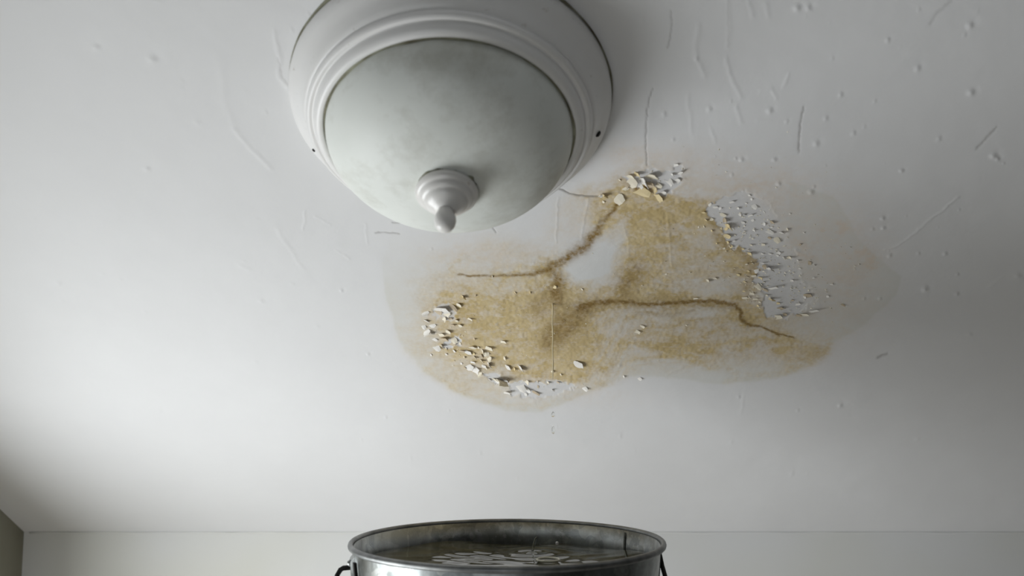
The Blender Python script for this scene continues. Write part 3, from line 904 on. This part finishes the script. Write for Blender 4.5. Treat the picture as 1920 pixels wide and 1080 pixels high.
M_RIM = plain('worn_zinc_rim', (.14, .145, .145), (.28, .285, .28), 45, .45, .85, (60, .2, .001))
obj('rim', rim, M_RIM, bucket)
# lapped seam: a strip inside the wall
aseam = math.radians(33)
bm = bmesh.new()
for r0, r1 in ((.0016, .0022),):
    vv = []
    for z in (.03, BH - .006):
        rr = rbot + (rtop - rbot) * z / BH
        for da, dr in ((-.010, -r0), (-.008, -r1), (.008, -r1), (.010, -r0)):
            a = aseam + da
            vv.append(bm.verts.new(((rr + dr + dent(a)) * math.cos(a), (rr + dr + dent(a)) * math.sin(a), z)))
    for i in range(3): bm.faces.new((vv[i], vv[i + 1], vv[i + 5], vv[i + 4]))
obj('seam', bm, M_ZINC, bucket, False)


def ear(a):
    bm = bmesh.new()
    z0, z1 = BH - .075, BH - .012
    rows = []
    for z in (z0, z0 + .01, z1 - .006, z1):
        rr = rbot + (rtop - rbot) * z / BH + dent(a)
        row = []
        for da in (-.11, -.09, 0, .09, .11):
            off = .0052 if abs(da) < .1 and z0 < z < z1 else .0006
            row.append(bm.verts.new(((rr + off) * math.cos(a + da), (rr + off) * math.sin(a + da), z)))
        rows.append(row)
    for A, B in zip(rows[:-1], rows[1:]):
        for i in range(4): bm.faces.new((A[i], A[i + 1], B[i + 1], B[i]))
    e = obj('bail_ear', bm, M_ZINC, bucket, False)
    rr = rbot + (rtop - rbot) * (BH - .04) / BH + dent(a)
    for dz in (-.058, -.020):
        bm = lathe([(0, .0026), (.0022, .0022), (.0036, .0), (.0036, -.002)], 14)
        o = obj('rivet', bm, M_ZINC, e)
        r2 = rbot + (rtop - rbot) * (BH + dz) / BH + dent(a) + .0056
        d = Vector((math.cos(a + .05), math.sin(a + .05), 0))
        o.matrix_basis = Matrix.Translation((r2 * d.x, r2 * d.y, BH + dz)) @ d.to_track_quat('Z', 'Y').to_matrix().to_4x4()
    return e


EAR_A, EAR_B = math.radians(190), math.radians(10)
ear(EAR_A); ear(EAR_B)
# slot plate with a dark slit on the left ear
bm = bmesh.new()
for da0, da1 in ((.20, .235),):
    rr = rtop + dent(EAR_A) + .0012
    vv = [bm.verts.new(((rr + dr - (0 if z > BH - .02 else .004)) * math.cos(EAR_A + d), (rr + dr - (0 if z > BH - .02 else .004)) * math.sin(EAR_A + d), z)) for dr in (0, .003) for z in (BH - .05, BH - .015) for d in (da0, da1)]
    for f in ((0, 1, 3, 2), (4, 6, 7, 5), (0, 4, 5, 1), (2, 3, 7, 6), (0, 2, 6, 4), (1, 5, 7, 3)): bm.faces.new([vv[i] for i in f])
obj('slot', bm, M_BLACK, bucket, False)
# wire bail hanging down in front
pa = Vector((math.cos(EAR_A), math.sin(EAR_A), 0)); pbv = -pa
cr = rtop + .006
pts = [pa * (cr - .004) + Vector((0, 0, BH - .026)), pa * (cr + .004) + Vector((0, 0, BH - .0265)), pa * (cr + .007) + Vector((0, 0, BH - .028)), pa * (cr + .0105) + Vector((0, 0, BH - .034))]
front = Vector((-pa.y, pa.x, 0))
if front.y > 0: front = -front
for k in range(1, 24):
    t = math.pi * k / 24
    pts.append(pa * ((cr + .011) if t < 1.57 else (cr + .003)) * math.cos(t) + front * (cr + .02) * math.sin(t) * .98 + Vector((0, 0, BH - .038 - .12 * math.sin(t))))
pts += [pbv * (cr + .003) + Vector((0, 0, BH - .034)), pbv * (cr + .0005) + Vector((0, 0, BH - .022)), pbv * (cr - .002) + Vector((0, 0, BH - .018))]
obj('wire_bail', tube(pts, .0027, 10), M_BLACK, bucket)
for a, z, rad in ((math.radians(68), BH - .028, .0022),):
    bm = lathe([(0, .0012), (rad * .7, .0009), (rad, 0), (rad, -.001)], 12)
    o = obj('rivet', bm, plain('bright_rivet', (.7, .7, .7), (.85, .85, .85), 20, .3, .3), bucket)
    r2 = rbot + (rtop - rbot) * z / BH - wt + dent(a) - .0004
    d = Vector((-math.cos(a), -math.sin(a), 0))
    o.matrix_basis = Matrix.Translation((r2 * math.cos(a), r2 * math.sin(a), z)) @ d.to_track_quat('Z', 'Y').to_matrix().to_4x4()

# ------------------------------------------------------------------ water in the bucket
WL = .027                                   # below the rim
WZ = RIM_Z - WL * BK
SPL = (.028, .075)                          # where the drops strike, from the bucket's axis
water = empty('water', (BX, BY, WZ))
water.scale = (BK,) * 3
tag(water, 'murky olive water rippling inside the zinc bucket', 'water')
wr = rbot + (rtop - rbot) * (BH - WL) / BH - wt - .0014
bm = bmesh.new()
nr, na = 70, 160
prev = None
cen = None
for i in range(nr + 1):
    r = wr * i / nr
    ring = []
    for k in range(na if i else 1):
        a = 2 * math.pi * k / na
        x, y = r * math.cos(a), r * math.sin(a)
        d = math.hypot(x - SPL[0], y - SPL[1])
        z = .0011 * math.cos(d * 2 * math.pi / .022) * math.exp(-d / .035) + .0004 * math.sin(x * 95 + 2.1 * math.sin(y * 60)) * math.cos(y * 80 + x * 20)
        z += .0007 * math.sin(x * 170 + y * 90 + 2.2 * math.sin(y * 190 + 60 * x)) * math.exp(-((x + .045) ** 2 + (y - .045) ** 2) / .0016)
        z += (.0030 * math.sin(a * 3 + .7) + .0016 * math.sin(a * 7)) * (i / nr) ** 6
        g = 1 + dent(a) / wr * (i / nr) ** 4
        ring.append(bm.verts.new((x * g, y * g, z)))
    if prev:
        for k in range(na):
            j = (k + 1) % na
            if len(prev) == 1: bm.faces.new((prev[0], ring[k], ring[j]))
            else: bm.faces.new((prev[k], ring[k], ring[j], prev[j]))
    prev = ring
low = [bm.verts.new((v.co.x * .98, v.co.y * .98, -.02)) for v in prev]
for k in range(na):
    j = (k + 1) % na
    bm.faces.new((prev[k], low[k], low[j], prev[j]))
bm.faces.new(low[::-1])
obj('water_surface', bm, M_WATER, water)
obj('splash_jet', tube([(SPL[0] + .001, SPL[1], -.001), (SPL[0] + .0015, SPL[1], .004), (SPL[0] + .003, SPL[1], .010), (SPL[0] + .0048, SPL[1], .016), (SPL[0] + .006, SPL[1], .019)],
                       [.0022, .0012, .0016, .0011, .0006], 10), M_DROP, water)
rg = bmesh.new()
rings = []
for k in range(48):
    a = 2 * math.pi * k / 48
    rings.append([rg.verts.new(((.0125 + .0012 * math.cos(b)) * math.cos(a), (.0125 + .0012 * math.cos(b)) * math.sin(a), .0015 + .0015 * math.sin(b))) for b in [i * math.pi / 4 for i in range(8)]])
for k in range(48):
    for i in range(8):
        rg.faces.new((rings[k][i], rings[(k + 1) % 48][i], rings[(k + 1) % 48][(i + 1) % 8], rings[k][(i + 1) % 8]))
o = obj('foam_ring', rg, plain('pale_foam', (.62, .60, .50), (.78, .76, .66), 90, .4), water)
o.location = (.045, .008, .0012)

# ------------------------------------------------------------------ falling water
DX = (1036 - 960) / F * 1.088


def drip_point(py, Z=1.088):
    y_, z_ = Z, (540 - py) / F * Z
    return Vector((DX, y_ * math.cos(PITCH) - z_ * math.sin(PITCH), ZC + y_ * math.sin(PITCH) + z_ * math.cos(PITCH)))


top = drip_point(571)
# plumb line through the point where the ceiling drips
DY = top.y


def plumb(py):
    # height at which the plumb line through (DX, DY) crosses the given picture row
    k = (540 - py) / F
    return ZC + DY * (math.sin(PITCH) + k * math.cos(PITCH)) / (math.cos(PITCH) - k * math.sin(PITCH))


zt = P0.z + ((DY - P0.y) / EV.y) * EV.z
zb = plumb(712)
rt = random.Random(8)
th_pts = [(DX + .0002 * math.sin(i * .9), DY, zt + .001 + (zb - zt) * i / 20) for i in range(21)]
M_THREAD = Mat('water_thread')
M_THREAD.set((.95, .84, .56), .15)
M_THREAD.b.inputs['Transmission Weight'].default_value = .15
M_THREAD.b.inputs['IOR'].default_value = 1.33
o = obj('water_thread', tube(th_pts, [.0013] + [.00068 + .0001 * math.sin(i * 1.3) for i in range(19)] + [.0004], 8), M_THREAD.m)
tag(o, 'thin thread of water running down from the brown stain', 'water thread')


def drop(py, r, stretch, label):
    pr = []
    for k in range(13):
        q = math.pi * k / 12
        t = -math.cos(q)
        pr.append((r * math.sin(q) * (1 - .30 * t) if 0 < k < 12 else 0, r * t * stretch))
    o = obj('water_drop', lathe(pr, 20), M_DROP)
    o.location = (DX, DY, plumb(py))
    tag(o, label, 'water drop', 'falling water drops')


drop(777, .0019, 1.5, 'upper of the two clear drops falling towards the bucket')
drop(806, .0019, 2.3, 'lower, longer clear drop falling just above the bucket')

# ------------------------------------------------------------------ stool that carries the bucket, below the frame
SZ = RIM_Z - BH * BK
stool = empty('wooden_stool', (BX, BY, 0))
tag(stool, 'dark wooden stool carrying the zinc bucket', 'stool')
obj('seat', lathe([(0, SZ), (.150, SZ), (.158, SZ - .006), (.158, SZ - .026), (.150, SZ - .032), (0, SZ - .032)], 48), M_WOOD, stool)
for sx in (-1, 1):
    for sy in (-1, 1):
        obj('leg', tube([(sx * .085, sy * .085, SZ - .030), (sx * .15, sy * .15, 0)], [.017, .014], 12), M_WOOD, stool)
for k in range(4):
    a, b = [((-1, -1), (1, -1)), ((1, -1), (1, 1)), ((1, 1), (-1, 1)), ((-1, 1), (-1, -1))][k]
    obj('stretcher', tube([(a[0] * .125, a[1] * .125, .33), (b[0] * .125, b[1] * .125, .33)], .009, 8), M_WOOD, stool)
